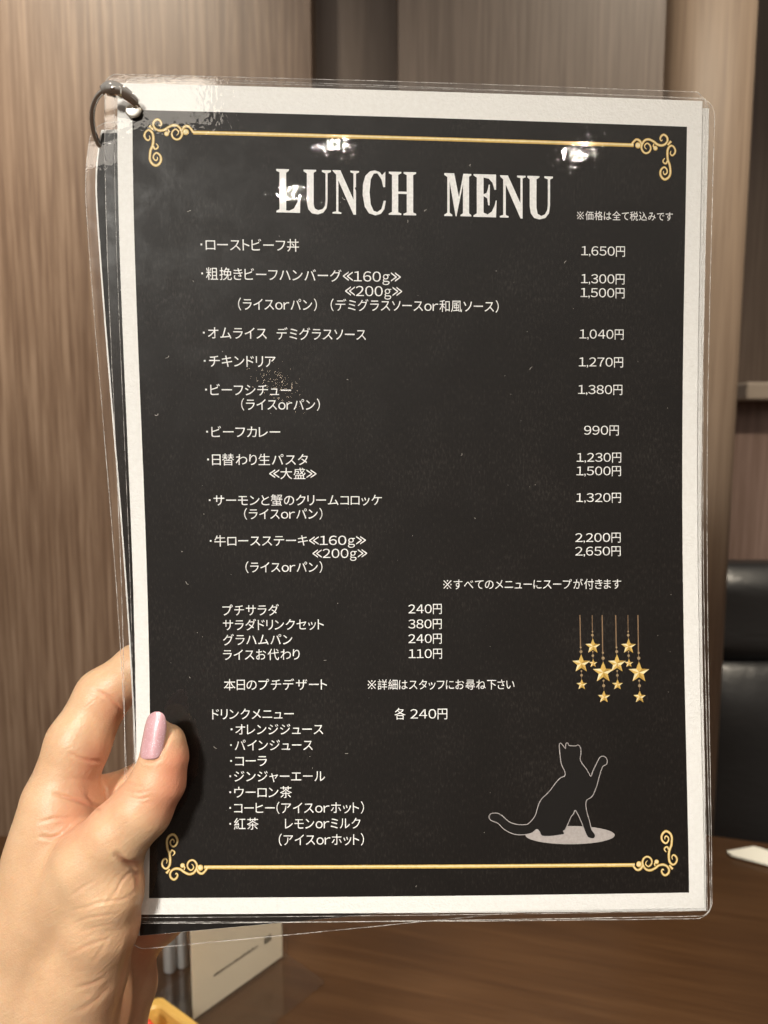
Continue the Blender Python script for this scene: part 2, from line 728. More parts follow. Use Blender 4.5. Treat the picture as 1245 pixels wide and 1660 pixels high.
# thin flat white patch at the far edge of the table
q = [on_z(1178, 1382, TABLE_Z + .002), on_z(1222, 1374, TABLE_Z + .002), on_z(1300, 1398, TABLE_Z + .002), on_z(1300, 1418, TABLE_Z + .002), on_z(1185, 1388, TABLE_Z + .002)]
V = q + [p + np.array([0, 0, .0018]) for p in q]
n = len(q)
Fc = [list(range(n)), list(range(n, 2 * n))] + [[i, (i + 1) % n, n + (i + 1) % n, n + i] for i in range(n)]
tag(mesh('white_patch', V, Fc, flat_mat('patch_white', (.85, .83, .74), .8), smooth=False), 'flat bright white napkin at the table edge below the bench', 'patch')

# clear stand with a card
t = NT('clear_acrylic')
gl = t.n('ShaderNodeBsdfGlossy', Roughness=.08)
tr = t.n('ShaderNodeBsdfTransparent')
tr.inputs['Color'].default_value = (.93, .92, .90, 1)
fr = thin_fresnel(t, 1.49)
mx = t.n('ShaderNodeMixShader')
t.l(fr.outputs[0], mx.inputs[0])
t.l(tr.outputs[0], mx.inputs[1])
t.l(gl.outputs[0], mx.inputs[2])
t.l(mx.outputs[0], t.out.inputs[0])
M_ACRYL = t.m
A = on_z(313, 1648, TABLE_Z + .006)
B = on_z(457, 1546, TABLE_Z + .006)
dx = (B - A)[:2]
Lc = float(np.linalg.norm(dx))
ang = math.atan2(dx[1], dx[0])
st = thing('card_stand', 'clear acrylic table stand holding a beige card under the menu', 'card stand', (A[0], A[1], TABLE_Z))
st.rotation_euler = (0, 0, ang)
M_CARD = flat_mat('beige_card', (.78, .72, .62), .6)
local_box((0, -.0006, .004), (Lc, .0006, .125), 'card', M_CARD, st)
local_box((-.004, -.0032, .003), (Lc + .004, -.0014, .130), 'front_sheet', M_ACRYL, st, .0005)
local_box((-.004, .0014, .003), (Lc + .004, .0032, .130), 'rear_sheet', M_ACRYL, st, .0005)
local_box((-.004, -.045, .0005), (Lc + .006, .045, .0028), 'base', M_ACRYL, st, .001)
M_MARK = flat_mat('dark_lettering', (.10, .095, .085), .6)
V, Fc = [], []
for k in range(26):                             # a row of small printing, too soft to read
    x = .018 + k * .0016
    h = .0022 * random.uniform(.6, 1.1)
    i = len(V)
    V += [(x, -.0009, .027), (x + .0011, -.0009, .027), (x + .0011, -.0009, .027 + h), (x, -.0009, .027 + h)]
    Fc.append([i, i + 1, i + 2, i + 3])
for k in range(5):
    x = .066 + k * .0015
    i = len(V)
    V += [(x, -.0009, .025), (x + .001, -.0009, .025), (x + .001, -.0009, .031), (x, -.0009, .031)]
    Fc.append([i, i + 1, i + 2, i + 3])
me = bpy.data.meshes.new('lettering')
me.from_pydata(V, [], Fc)
me.materials.append(M_MARK)
o = bpy.data.objects.new('lettering', me)
COL.objects.link(o)
o.parent = st


def lathe(profile, loc, n=32):
    V, Fc = [], []
    for r_, z in profile:
        for k in range(n):
            a = 2 * math.pi * k / n
            V.append((loc[0] + r_ * math.cos(a), loc[1] + r_ * math.sin(a), loc[2] + z))
    for i in range(len(profile) - 1):
        for k in range(n):
            k2 = (k + 1) % n
            Fc.append([i * n + k, i * n + k2, (i + 1) * n + k2, (i + 1) * n + k])
    Fc.append(list(range(n))[::-1])
    Fc.append([(len(profile) - 1) * n + k for k in range(n)])
    return V, Fc


M_STEEL = flat_mat('brushed_steel', (.66, .65, .63), .38, Metallic=.55)
for (px, py, r_, lab) in ((273, 1580, .0050, 'slim bright steel canister between the hand and the card stand'),
                          (294, 1572, .0042, 'second dimmer steel canister right behind the clear card stand')):
    p = on_z(px, py)
    cn = thing('canister', lab, 'canister', (p[0], p[1] + r_, TABLE_Z))
    V, Fc = lathe([(r_ * .96, .0002), (r_, .001), (r_, .058), (r_ * .95, .060)], (p[0], p[1] + r_, TABLE_Z))
    mesh('body', V, Fc, M_STEEL, cn)
    V, Fc = lathe([(r_ * 1.03, .0602), (r_ * 1.03, .070), (r_ * .7, .0735)], (p[0], p[1] + r_, TABLE_Z))
    mesh('cap', V, Fc, M_STEEL, cn)

# yellow tray
t = NT('yellow_lacquered_bamboo')
b = t.bsdf((.56, .34, .085), .35)
n = t.noise(t.coord('Object', (.1, 1, 1)), 140, 4, .6)
t.l(t.ramp(n, [(.3, (.48, .28, .065)), (.7, (.62, .40, .11))]), b.inputs['Base Color'])
M_TRAY = t.m
tz = TABLE_Z + .022
c0 = on_z(258, 1611, tz)
c1 = on_z(330, 1663, tz)
ang = math.atan2(*(c1 - c0)[:2][::-1])
tray = thing('tray', 'yellow bamboo tray at the wrist, only its corner showing', 'tray', (c0[0], c0[1], TABLE_Z))
tray.rotation_euler = (0, 0, ang)


def rrect(x0, y0, x1, y1, r_, n=6):
    pts = []
    for cx, cy, a0 in ((x1 - r_, y1 - r_, 0), (x0 + r_, y1 - r_, 90), (x0 + r_, y0 + r_, 180), (x1 - r_, y0 + r_, 270)):
        for k in range(n + 1):
            a = R(a0 + 90 * k / n)
            pts.append((cx + r_ * math.cos(a), cy + r_ * math.sin(a)))
    return pts


# corner of the tray is at its local (0,0): it reaches +x and -y
rings = [(rrect(.002, -.128, .178, -.002, .006), .0005), (rrect(0, -.13, .18, 0, .007), .003), (rrect(0, -.13, .18, 0, .007), .0205),
         (rrect(.001, -.129, .179, -.001, .006), .022), (rrect(.006, -.124, .174, -.006, .005), .022), (rrect(.007, -.123, .173, -.007, .005), .021),
         (rrect(.010, -.120, .170, -.010, .005), .007), (rrect(.013, -.117, .167, -.013, .004), .006)]
V, Fc = [], []
for pts, z in rings:
    V += [(x, y, z) for x, y in pts]
m = len(rings[0][0])
for i in range(len(rings) - 1):
    for k in range(m):
        k2 = (k + 1) % m
        Fc.append([i * m + k, i * m + k2, (i + 1) * m + k2, (i + 1) * m + k])
Fc.append(list(range(m))[::-1])
me = bpy.data.meshes.new('rim')
me.from_pydata(V, [], Fc)
me.materials.append(M_TRAY)
o = bpy.data.objects.new('rim', me)
COL.objects.link(o)
o.parent = tray
local_box((.0135, -.1165, .0045), (.1665, -.0135, .0062), 'tray_floor', M_TRAY, tray)
p = on_z(233, 1676, TABLE_Z + .02)
V, Fc = [], []
for i in range(7):
    a = math.pi * i / 6
    for j in range(12):
        b_ = 2 * math.pi * j / 12
        V.append((p[0] + .009 * math.sin(a) * math.cos(b_), p[1] + .006 * math.sin(a) * math.sin(b_), p[2] - .002 + .0135 * math.cos(a)))
for i in range(6):
    for j in range(12):
        Fc.append([i * 12 + j, i * 12 + (j + 1) % 12, (i + 1) * 12 + (j + 1) % 12, (i + 1) * 12 + j])
tag(mesh('bottle_cap', V, Fc, flat_mat('red_plastic', (.70, .06, .03), .35)), 'red plastic cap standing in the yellow tray', 'cap')

def fill(P):
    P = np.asarray(P, float)
    return P, [list(t_) for t_ in tessellate_polygon([[Vector((x, y, 0)) for x, y in P]])]


def stroke(P, width):
    P = np.asarray(P, float)
    wv = np.broadcast_to(np.asarray(width, float), (len(P),)) / 2
    T = np.gradient(P, axis=0)
    T /= np.linalg.norm(T, axis=1)[:, None] + 1e-12
    Nn = np.stack([-T[:, 1], T[:, 0]], -1) * wv[:, None]
    V = np.vstack([P + Nn, P - Nn])
    n = len(P)
    return V, [[i, i + 1, n + i + 1, n + i] for i in range(n - 1)]


def disc(c, r_, n=14):
    a = np.linspace(0, 2 * math.pi, n, endpoint=False)
    rx, ry = (r_, r_) if np.isscalar(r_) else r_
    return np.stack([c[0] + rx * np.cos(a), c[1] + ry * np.sin(a)], -1), [list(range(n))]


# ------------------------------------------------------------------ menu cards
PW, PH = 105., 148.5


def grid_slab(fn, x0, y0, x1, y1, z0, z1, nx, ny, r_=0.0, corners=None, rim=True):
    """curved slab in sheet coordinates with rounded (or cut) corners; z0 front, z1 back"""
    ys = list(np.linspace(y0, y1, ny + 1))
    if r_:
        for k in range(1, 7):
            d = r_ * (1 - math.cos(math.pi / 2 * k / 7))
            ys += [y0 + d, y1 - d]
        ys = sorted(ys)
    xs = np.linspace(0, 1, nx + 1)
    U, Vv = [], []
    for y in ys:
        il = ir = 0.0
        if r_:
            for top in (True, False):
                d = (y - y0) if top else (y1 - y)
                if d < r_:
                    s = r_ - math.sqrt(max(0, r_ * r_ - (r_ - d) ** 2))
                    il = max(il, s)
                    ch = (r_ - d) if (top and corners == 'cut') else s
                    ir = max(ir, ch)
        U.append(x0 + il + (x1 - ir - x0 - il) * xs)
        Vv.append(np.full(nx + 1, y))
    U = np.array(U)
    Vv = np.array(Vv)
    m = nx + 1
    k = len(ys)
    A = fn(U, Vv, z0).reshape(-1, 3)
    Bk = fn(U, Vv, z1).reshape(-1, 3)
    V = np.vstack([A, Bk])
    N = len(A)
    Fc = []
    for i in range(k - 1):
        for j in range(nx):
            a = i * m + j
            Fc.append([a, a + m, a + m + 1, a + 1])
            Fc.append([N + a, N + a + 1, N + a + m + 1, N + a + m])
    loop = [j for j in range(m)] + [i * m + nx for i in range(1, k)] + [(k - 1) * m + j for j in range(nx - 1, -1, -1)] + [i * m for i in range(k - 2, 0, -1)]
    for a, b_ in (zip(loop, loop[1:] + loop[:1]) if rim else ()):
        Fc.append([a, b_, N + b_, N + a])
    uvs = np.stack([U.ravel(), Vv.ravel()], -1) / 100.0
    return V, Fc, np.vstack([uvs, uvs]), (U.ravel()[loop], Vv.ravel()[loop])


class Card:
    def __init__(self, label, fn, paper, film, r_=4.0, cut=None, panel=None):
        c = fn(0.0, 0.0, 0.0)
        self.fn = fn
        self.o = thing('menu_card', label, 'menu', c, 'laminated menu cards on the ring')
        x0, y0, x1, y1 = paper
        V, Fc, uvs, _ = grid_slab(fn, x0, y0, x1, y1, 0, .18, 40, 56)
        self.paper = mesh('paper', V, Fc, M_PAPER, self.o, uvs=uvs, smooth=False)
        X0, Y0, X1, Y1 = film
        V, Fc, uvs, (lu, lv) = grid_slab(fn, X0, Y0, X1, Y1, -.16, .34, 44, 110, r_, cut, rim=False)
        self.film = mesh('clear_film', V, Fc, M_FILM, self.o, uvs=uvs, smooth=True)
        n = len(lu)
        jit = np.convolve(rng.normal(0, .06, n), np.ones(3) / 3, 'same')
        V, Fc = tube(fn(lu + jit, lv + jit, .09), .00014, True, 6)
        mesh('film_edge', V, Fc, M_RIM, self.film)
        # pinched seam just outside the paper
        if cut is None:
            return self.finish(panel)
        g = 1.0
        t_ = np.linspace(0, 1, 40)
        su = np.r_[x0 - g + (x1 - x0 + 2 * g) * t_, np.full(40, x1 + g), x1 + g - (x1 - x0 + 2 * g) * t_, np.full(40, x0 - g)]
        sv = np.r_[np.full(40, y0 - g), y0 - g + (y1 - y0 + 2 * g) * t_, np.full(40, y1 + g), y1 + g - (y1 - y0 + 2 * g) * t_]
        V, Fc = tube(fn(su, sv, -.12), .00009, True, 5)
        mesh('film_seam', V, Fc, M_RIM, self.film)
        self.finish(panel)

    def finish(self, panel):
        fn = self.fn
        if panel:
            x0, y0, x1, y1 = panel
            V, Fc, uvs, _ = grid_slab(fn, x0, y0, x1, y1, -.03, -.01, 40, 56)
            mesh('black_panel', V, Fc, M_BLACK, self.paper, uvs=uvs, smooth=False)

    # ---- printing: flat shapes laid on the sheet; coordinates in mm on the sheet
    def print_tris(self, name, polys, mat, z):
        """polys: list of (pts(N,2), faces)"""
        V, Fc, UVs = [], [], []
        for P, fs in polys:
            P = np.asarray(P, float)
            i = len(V)
            V += list(self.fn(P[:, 0], P[:, 1], z))
            UVs += list(P / 100.0)
            Fc += [[i + k for k in f_] for f_ in fs]
        return mesh(name, V, Fc, mat, self.paper, smooth=False, uvs=UVs)


# outlines measured from the photograph
uTL = uv(216, 180)
uTR = uv(1114, 205)
uBR = uv(1117.8, 1446.8)
PANEL = (-PW + 5.17, -PH + 9.44, PW - 5.75, PH - 5.69)
front = Card('front laminated black lunch menu held under the thumb', lambda u, v, z: sheet(u, v, z),
             (-PW, -PH, PW, PH), (-PW - 4.3, -PH - 3.2, PW + 2.2, PH + 3.1), 4.0, 'cut', PANEL)


def turned(a, du, dv, dz, curl=0.0, splay=0.0):
    """a card turned by a about its top left corner, shifted, lying dz behind; splay lets its lower right fall back"""
    c, s = math.cos(a), math.sin(a)

    def fn(u, v, z):
        u = np.asarray(u, float)
        v = np.asarray(v, float)
        U = -PW + (u + PW) * c - (v + PH) * s + du
        Vv = -PH + (u + PW) * s + (v + PH) * c + dv
        zz = z + dz + splay * np.clip((u + PW) / 210., 0, 1.1) * np.clip((v + PH) / 297., 0, 1.1) ** 1.3
        if curl:
            k = np.clip(1 - (v + PH) / 26., 0, 1.2)
            e = np.exp(-np.clip(u + PW, 0, None) / 30.)
            U = U + curl * e * k ** 2
            zz = zz + .6 * curl * e * k ** 2
        return sheet(U, Vv, zz)
    return fn


mid = Card('middle laminated menu, its white paper edge showing right of the front one', turned(R(.40), 3.3, .4, 1.3),
           (-PW, -PH, PW, PH), (-PW - 2.4, -PH - 3.4, PW + 2.2, PH + 3.0), 6.0, None, PANEL)
bu, bv = uv(149.5, 207, 4.2)
back = Card('rearmost laminated menu, turned askew and showing black at lower left', turned(R(-2.05), float(bu) + PW, float(bv) + PH, 4.2, 2.6, 15.0),
            (-PW, -PH, PW - 12, PH - 4), (-PW - 3.4, -PH - 3.0, PW - 9, PH + .6), 6.0, None, (-PW + .55, -PH + 1.3, PW - 12, PH - 4.05))

# ---- glyphs
GL = {}


def glyph(ch):
    if ch not in GL:
        cu = bpy.data.curves.new('glyph', 'FONT')
        cu.body = ch
        cu.resolution_u = 3
        o = bpy.data.objects.new('glyph', cu)
        COL.objects.link(o)
        dg = bpy.context.evaluated_depsgraph_get()
        me = bpy.data.meshes.new_from_object(o.evaluated_get(dg))
        P = np.array([v.co[:2] for v in me.vertices])
        Fs = [list(p.vertices) for p in me.polygons]
        bpy.data.meshes.remove(me)
        bpy.data.objects.remove(o)
        bpy.data.curves.remove(cu)
        GL[ch] = (P, Fs)
    return GL[ch]


WIDE = {c: chr(ord(c) + 0xFEE0) for c in '0123456789orgn'}
KANJI = set('丼粗挽替生大盛蟹牛全税込価格和風付本日詳細尋下代各紅茶円')


def layout(s):
    """glyph polygons in em units with even side gaps; returns list and total width"""
    x = 0.0
    out = []
    for ch in s:
        if ch == '　':
            x += .62
            continue
        if ch == ' ':
            x += .3
            continue
        if ch == '※':
            for a0, b0 in (((.1, .02), (.8, .72)), ((.1, .72), (.8, .02))):
                q = stroke(np.array([(x + a0[0], a0[1]), (x + b0[0], b0[1])]), .075)
                out.append(q)
            for c in ((.45, .70), (.45, .04), (.12, .37), (.78, .37)):
                out.append(disc((x + c[0], c[1]), .07, 8))
            x += .96
            continue
        if ch == '・':
            q = .13
            out.append((np.array([(x + .03, .32), (x + .03 + q, .32), (x + .03 + q, .32 + q), (x + .03, .32 + q)]), [[0, 1, 2, 3]]))
            x += .34
            continue
        src = WIDE.get(ch, ch)
        P, Fs = glyph(src)
        P = P.copy()
        a, b_ = P[:, 0].min(), P[:, 0].max()
        k = 1.0
        gap = .075
        if ch in '0123456789':
            k = 1.22
            gap = .05
            wd = (b_ - a) * k
            P[:, 0] = (P[:, 0] - (a + b_) / 2) * k + x + gap + wd / 2
            out.append((P, Fs))
            x += wd + 2 * gap
            continue
        if ch in ',':
            P[:, 0] += x - a + .03
            out.append((P, Fs))
            x += .2
            continue
        if ch in '≪≫':
            P[:, 1] = (P[:, 1] - .353) * 1.35 + .36
            gap = .03
        if ch in 'or':
            gap = .04
            k = 1.1
        if ch in KANJI:
            gap = .055
        if ch == '円':
            gap = .07
        P[:, 0] = (P[:, 0] - a) * k + x + gap
        out.append((P, Fs))
        x += (b_ - a) * k + 2 * gap
    return out, x


def text_line(card, name, s, x0, y0, x1, y1, em, z=-.06, mat=M_WHITE):
    """x0,y0 .. x1,y1: left and right end of the line's middle, photo positions; em height in photo px"""
    G, wd = layout(s)
    xa = min(P[:, 0].min() for P, _ in G)
    xb = max(P[:, 0].max() for P, _ in G)
    u0, v0 = uv(x0, y0)
    u1, v1 = uv(x1, y1)
    E = em * .2262
    polys = []
    for P, Fs in G:
        t_ = (P[:, 0] - xa) / (xb - xa)
        h = (P[:, 1] - .375) * E
        du, dv = u1 - u0, v1 - v0
        L = math.hypot(du, dv)
        polys.append((np.stack([u0 + du * t_ + dv / L * h, v0 + dv * t_ - du / L * h], -1), Fs))
    return card.print_tris(name, polys, mat, z)


D, Pn, Nn = 'dish_text', 'price_text', 'note_text'
LINES = [
    (Nn, '※価格は全て税込みです', 935, 349.3, 1090.5, 351.2, 15.8),
    (D, '・ローストビーフ丼', 325, 396.5, 484.7, 398, 21),
    (D, '・粗挽きビーフハンバーグ≪160g≫', 326.3, 443.5, 649.6, 449, 21),
    (D, '≪200g≫', 559.6, 471.5, 651.8, 472.3, 21),
    (D, '（ライスorパン）', 386, 493, 513.7, 494.3, 20.5),
    (D, '（デミグラスソースor和風ソース）', 536, 494.5, 808.4, 497, 20.5),
    (D, '・オムライス', 329, 539.5, 432.4, 540.5, 21),
    (D, 'デミグラスソース', 448.4, 541, 593.3, 542.5, 21),
    (D, '・チキンドリア', 330.5, 585.2, 446.8, 586, 21),
    (D, '・ビーフシチュー', 332.8, 631.8, 471.9, 632.8, 20.5),
    (D, '（ライスorパン）', 391, 655.6, 518.5, 656.2, 20.5),
    (D, '・ビーフカレー', 334.4, 700, 454.2, 700.4, 20.5),
    (D, '・日替わり生パスタ', 336, 745, 499.2, 745.2, 20.5),
    (D, '≪大盛≫', 436.5, 767.6, 513, 767.8, 20),
    (D, '・サーモンと蟹のクリームコロッケ', 338.6, 811, 619, 810.5, 20),
    (D, '（ライスorパン）', 395.7, 833.2, 522.7, 833, 20),
    (D, '・牛ロースステーキ≪160g≫', 340.2, 877, 593, 875.4, 20),
    (D, '≪200g≫', 506.6, 897, 595, 896.6, 20),
    (D, '（ライスorパン）', 398, 919.6, 522.7, 919.2, 20),
    (Pn, '1,650円', 942.1, 406.2, 1013, 407.4, 19.5),
    (Pn, '1,300円', 941.8, 451.5, 1012.3, 452.5, 19.5),
    (Pn, '1,500円', 941, 474, 1012.3, 475, 19.5),
    (Pn, '1,040円', 939.4, 541.2, 1010.8, 542, 19.5),
    (Pn, '1,270円', 938.3, 586.5, 1010, 587, 19.5),
    (Pn, '1,380円', 937.1, 631.2, 1008.8, 631.6, 19.5),
    (Pn, '990円', 946.8, 697.2, 1003, 697.4, 19.5),
    (Pn, '1,230円', 934.8, 741.3, 1006.9, 741.3, 19.3),
    (Pn, '1,500円', 934.4, 763.2, 1006.5, 763.2, 19.3),
    (Pn, '1,320円', 934, 806.4, 1006.5, 806.4, 19.3),
    (Pn, '2,200円', 932.5, 871.4, 1006, 871, 19.3),
    (Pn, '2,650円', 932.5, 893.4, 1006, 893, 19.3),
    (Nn, '※すべてのメニューにスープが付きます', 718.5, 947.4, 1006.9, 946.6, 18.5),
    (D, 'プチサラダ', 360.7, 989.4, 452, 988.8, 20.5),
    (D, 'サラダドリンクセット', 361.6, 1013.2, 525, 1012, 20.5),
    (D, 'グラハムパン', 361.6, 1037.2, 474, 1036.4, 20.5),
    (D, 'ライスお代わり', 361.6, 1061.5, 485.8, 1060.6, 20.5),
    (Pn, '240円', 662, 987, 716, 986.6, 19.5),
    (Pn, '380円', 662, 1011.4, 716, 1011, 19.5),
    (Pn, '240円', 662, 1035.2, 716, 1034.8, 19.5),
    (Pn, '110円', 662.5, 1059.5, 716.5, 1059.1, 19.5),
    (D, '本日のプチデザート', 363, 1110, 530.3, 1109.4, 20.5),
    (Nn, '※詳細はスタッフにお尋ね下さい', 596, 1109.8, 834, 1109.4, 18.5),
    (D, 'ドリンクメニュー', 344, 1157.6, 476.3, 1157, 20.5),
    (Pn, '各 240円', 639.6, 1157.2, 725, 1156.8, 20.5),
    (D, '・オレンジジュース', 374.2, 1182.4, 524, 1182, 20.5),
    (D, '・パインジュース', 373.3, 1208, 507, 1207.6, 20.5),
    (D, '・コーラ', 373.3, 1233.6, 432.7, 1233.2, 20.5),
    (D, '・ジンジャーエール', 372, 1258.4, 527, 1258, 20.5),
    (D, '・ウーロン茶', 372, 1284.3, 473, 1284, 20.5),
    (D, '・コーヒー（アイスorホット）', 372, 1309.8, 590, 1309, 20.5),
    (D, '・紅茶', 372, 1335.6, 419, 1335.2, 20.5),
    (D, 'レモンorミルク', 462, 1335, 584.3, 1334.4, 20.5),
    (D, '（アイスorホット）', 452, 1361.4, 590, 1360.6, 20.5),
]
for nm, s, x0, y0, x1, y1, em in LINES:
    text_line(front, nm, s, x0, y0, x1, y1, em)


# ---- heading letters, drawn
def px_poly(P, ox, oy, s):
    P = np.asarray(P, float)
    u, v = uv(ox + P[:, 0] / s, oy + P[:, 1] / s)
    return np.stack([u, v], -1)


LUNCH = [
    [(40, 72), (148, 75), (146, 88), (124, 105), (124, 420), (150, 424), (190, 405), (220, 350), (232, 290), (244, 290), (240, 442), (42, 437), (42, 425), (68, 410), (68, 100), (42, 88)],
    [(270, 78), (376, 80), (376, 92), (355, 105), (355, 370), (365, 405), (395, 420), (430, 410), (450, 380), (455, 340), (455, 110), (425, 97), (425, 82), (500, 84), (500, 98), (472, 110), (472, 340), (465, 400), (435, 440), (390, 455), (340, 445), (310, 410), (298, 350), (298, 110), (270, 92)],
    [(512, 82), (580, 84), (690, 330), (690, 110), (664, 100), (664, 87), (737, 90), (737, 102), (711, 112), (711, 458), (690, 456), (563, 170), (563, 430), (588, 440), (588, 450), (514, 447), (514, 436), (545, 428), (545, 120), (520, 95)],
    [(958, 95), (956, 225), (940, 225), (925, 160), (890, 108), (860, 112), (835, 160), (825, 270), (835, 370), (860, 425), (890, 435), (925, 410), (945, 340), (962, 340), (950, 410), (920, 450), (875, 463), (820, 445), (785, 390), (767, 290), (770, 200), (790, 130), (830, 92), (870, 85), (910, 98), (930, 125)],
    [(987, 95), (1092, 97), (1092, 110), (1066, 122), (1066, 262), (1138, 264), (1138, 124), (1112, 112), (1112, 98), (1216, 100), (1216, 114), (1192, 124), (1192, 438), (1216, 450), (1216, 463), (1110, 462), (1110, 450), (1138, 438), (1138, 284), (1066, 282), (1066, 436), (1092, 448), (1092, 460), (987, 458), (987, 446), (1014, 434), (1014, 122), (987, 108)]]
MENU = [
    [(105, 107), (188, 109), (228, 310), (265, 113), (332, 115), (332, 128), (313, 138), (313, 445), (332, 460), (332, 472), (240, 470), (240, 460), (262, 445), (262, 200), (207, 472), (200, 470), (150, 180), (150, 440), (172, 458), (172, 470), (105, 468), (105, 458), (130, 440), (130, 140), (105, 122)],
    [(350, 115), (540, 120), (540, 248), (527, 248), (510, 190), (480, 155), (435, 145), (435, 285), (460, 275), (472, 240), (478, 205), (488, 205), (486, 378), (474, 378), (466, 320), (435, 300), (435, 440), (470, 455), (505, 430), (528, 380), (538, 338), (545, 338), (540, 480), (350, 475), (350, 463), (378, 445), (378, 145), (352, 128)],
    [(572, 125), (640, 127), (745, 360), (745, 150), (717, 142), (717, 128), (788, 130), (788, 143), (763, 153), (763, 490), (745, 488), (622, 205), (622, 460), (645, 470), (645, 482), (572, 480), (572, 468), (600, 458), (600, 160), (578, 140)],
    [(803, 130), (905, 133), (905, 145), (880, 160), (880, 400), (890, 450), (920, 468), (950, 455), (970, 420), (975, 380), (975, 160), (946, 148), (946, 134), (1018, 137), (1018, 150), (994, 162), (994, 380), (985, 445), (955, 485), (905, 497), (860, 485), (832, 445), (823, 390), (823, 160), (803, 143)]]
polys = [fill(px_poly(P, 440, 260, 5.1875)) for P in LUNCH] + [fill(px_poly(P, 700, 260, 5.1875)) for P in MENU]
front.print_tris('heading_text', polys, M_WHITE, -.06)

# ---- gold corner scrolls
S_A = [(425, 250), (448, 272), (472, 238), (450, 185), (400, 155), (345, 185), (322, 235), (335, 290), (380, 338), (450, 360), (530, 345), (600, 298), (690, 262), (760, 272), (810, 312), (845, 380), (848, 440), (810, 503), (750, 523), (690, 492), (662, 430), (680, 370), (735, 335), (785, 378), (775, 425), (745, 448)]
W_A = [14, 26, 34, 40, 42, 42, 40, 38, 42, 46, 46, 44, 44, 44, 44, 42, 40, 38, 36, 36, 34, 32, 28, 24, 18, 12]
S_E = [(250, 450), (262, 505), (225, 538), (178, 500), (162, 440), (190, 378), (240, 352), (290, 382), (320, 450), (322, 560), (308, 640), (274, 720), (262, 800), (262, 890), (300, 962), (370, 1000), (430, 970), (465, 900), (450, 820), (385, 768), (332, 810), (328, 870), (370, 908), (400, 880), (396, 842)]
W_E = [14, 24, 32, 36, 36, 34, 38, 42, 44, 44, 44, 44, 42, 42, 44, 46, 44, 42, 38, 34, 30, 28, 28, 22, 12]
S_F = [(318, 645), (355, 698), (402, 678), (408, 640), (372, 596)]
S_C = [(850, 360), (868, 320), (905, 286), (955, 278), (1005, 318), (1058, 394)]
S_D = [(250, 268), (318, 345)]
sx = 11.318


def scroll_polys():
    P = []
    light = []
    for S, W_ in ((S_A, W_A), (S_E, W_E), (S_F, [40, 34, 30, 26, 16]), (S_C, [40, 46, 48, 44, 40, 46]), (S_D, [48, 34])):
        Q = crom(S, 6)
        wv = np.interp(np.linspace(0, 1, len(Q)), np.linspace(0, 1, len(W_)), W_)
        q = px_poly(Q, 220, 180, sx)
        P.append((q, wv / sx * .2262))
    for c, r_ in (((568, 418), 44), ((918, 385), 56)):
        light.append((px_poly([c], 220, 180, sx)[0], r_ / sx * .2262))
    neck = (px_poly([(600, 335), (612, 380), (590, 420)], 220, 180, sx), np.array([20, 30, 30]) / sx * .2262)
    P.append(neck)
    return P, light


SP, SL = scroll_polys()
cx_, cy_ = (PANEL[0] + PANEL[2]) / 2, (PANEL[1] + PANEL[3]) / 2
for mx_, my_ in ((0, 0), (1, 0), (0, 1), (1, 1)):
    def mir(P):
        P = np.array(P, float)
        if mx_:
            P[..., 0] = 2 * cx_ - P[..., 0] - .25
        if my_:
            P[..., 1] = 2 * cy_ - P[..., 1] - 3.3
            P[..., 0] = P[..., 0] + (.5 if not mx_ else 0)
        return P
    o = front.print_tris('corner_scroll', [stroke(mir(q), w_) for q, w_ in SP] + [disc(mir(c), r_) for c, r_ in SL], M_GOLD, -.056)
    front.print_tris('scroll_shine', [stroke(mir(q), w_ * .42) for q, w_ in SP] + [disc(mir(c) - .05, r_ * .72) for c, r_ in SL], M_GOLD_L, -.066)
for ya, yb, e in ((215, 235.5, 1), (1405.8, 1402, 1)):
    xa, xb = (313, 1027) if ya < 800 else (331, 1029)
    u0, v0 = uv(xa, ya)
    u1, v1 = uv(xb, yb)
    t_ = np.linspace(0, 1, 80)
    c = np.stack([u0 + (u1 - u0) * t_, v0 + (v1 - v0) * t_], -1)
    front.print_tris('border_line', [stroke(c, 1.32)], M_GOLD, -.05)
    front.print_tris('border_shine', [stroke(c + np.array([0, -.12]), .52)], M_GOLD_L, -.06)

# ---- hanging stars
ss = 8.3


def spx(P):
    return px_poly(P, 915, 985, ss)


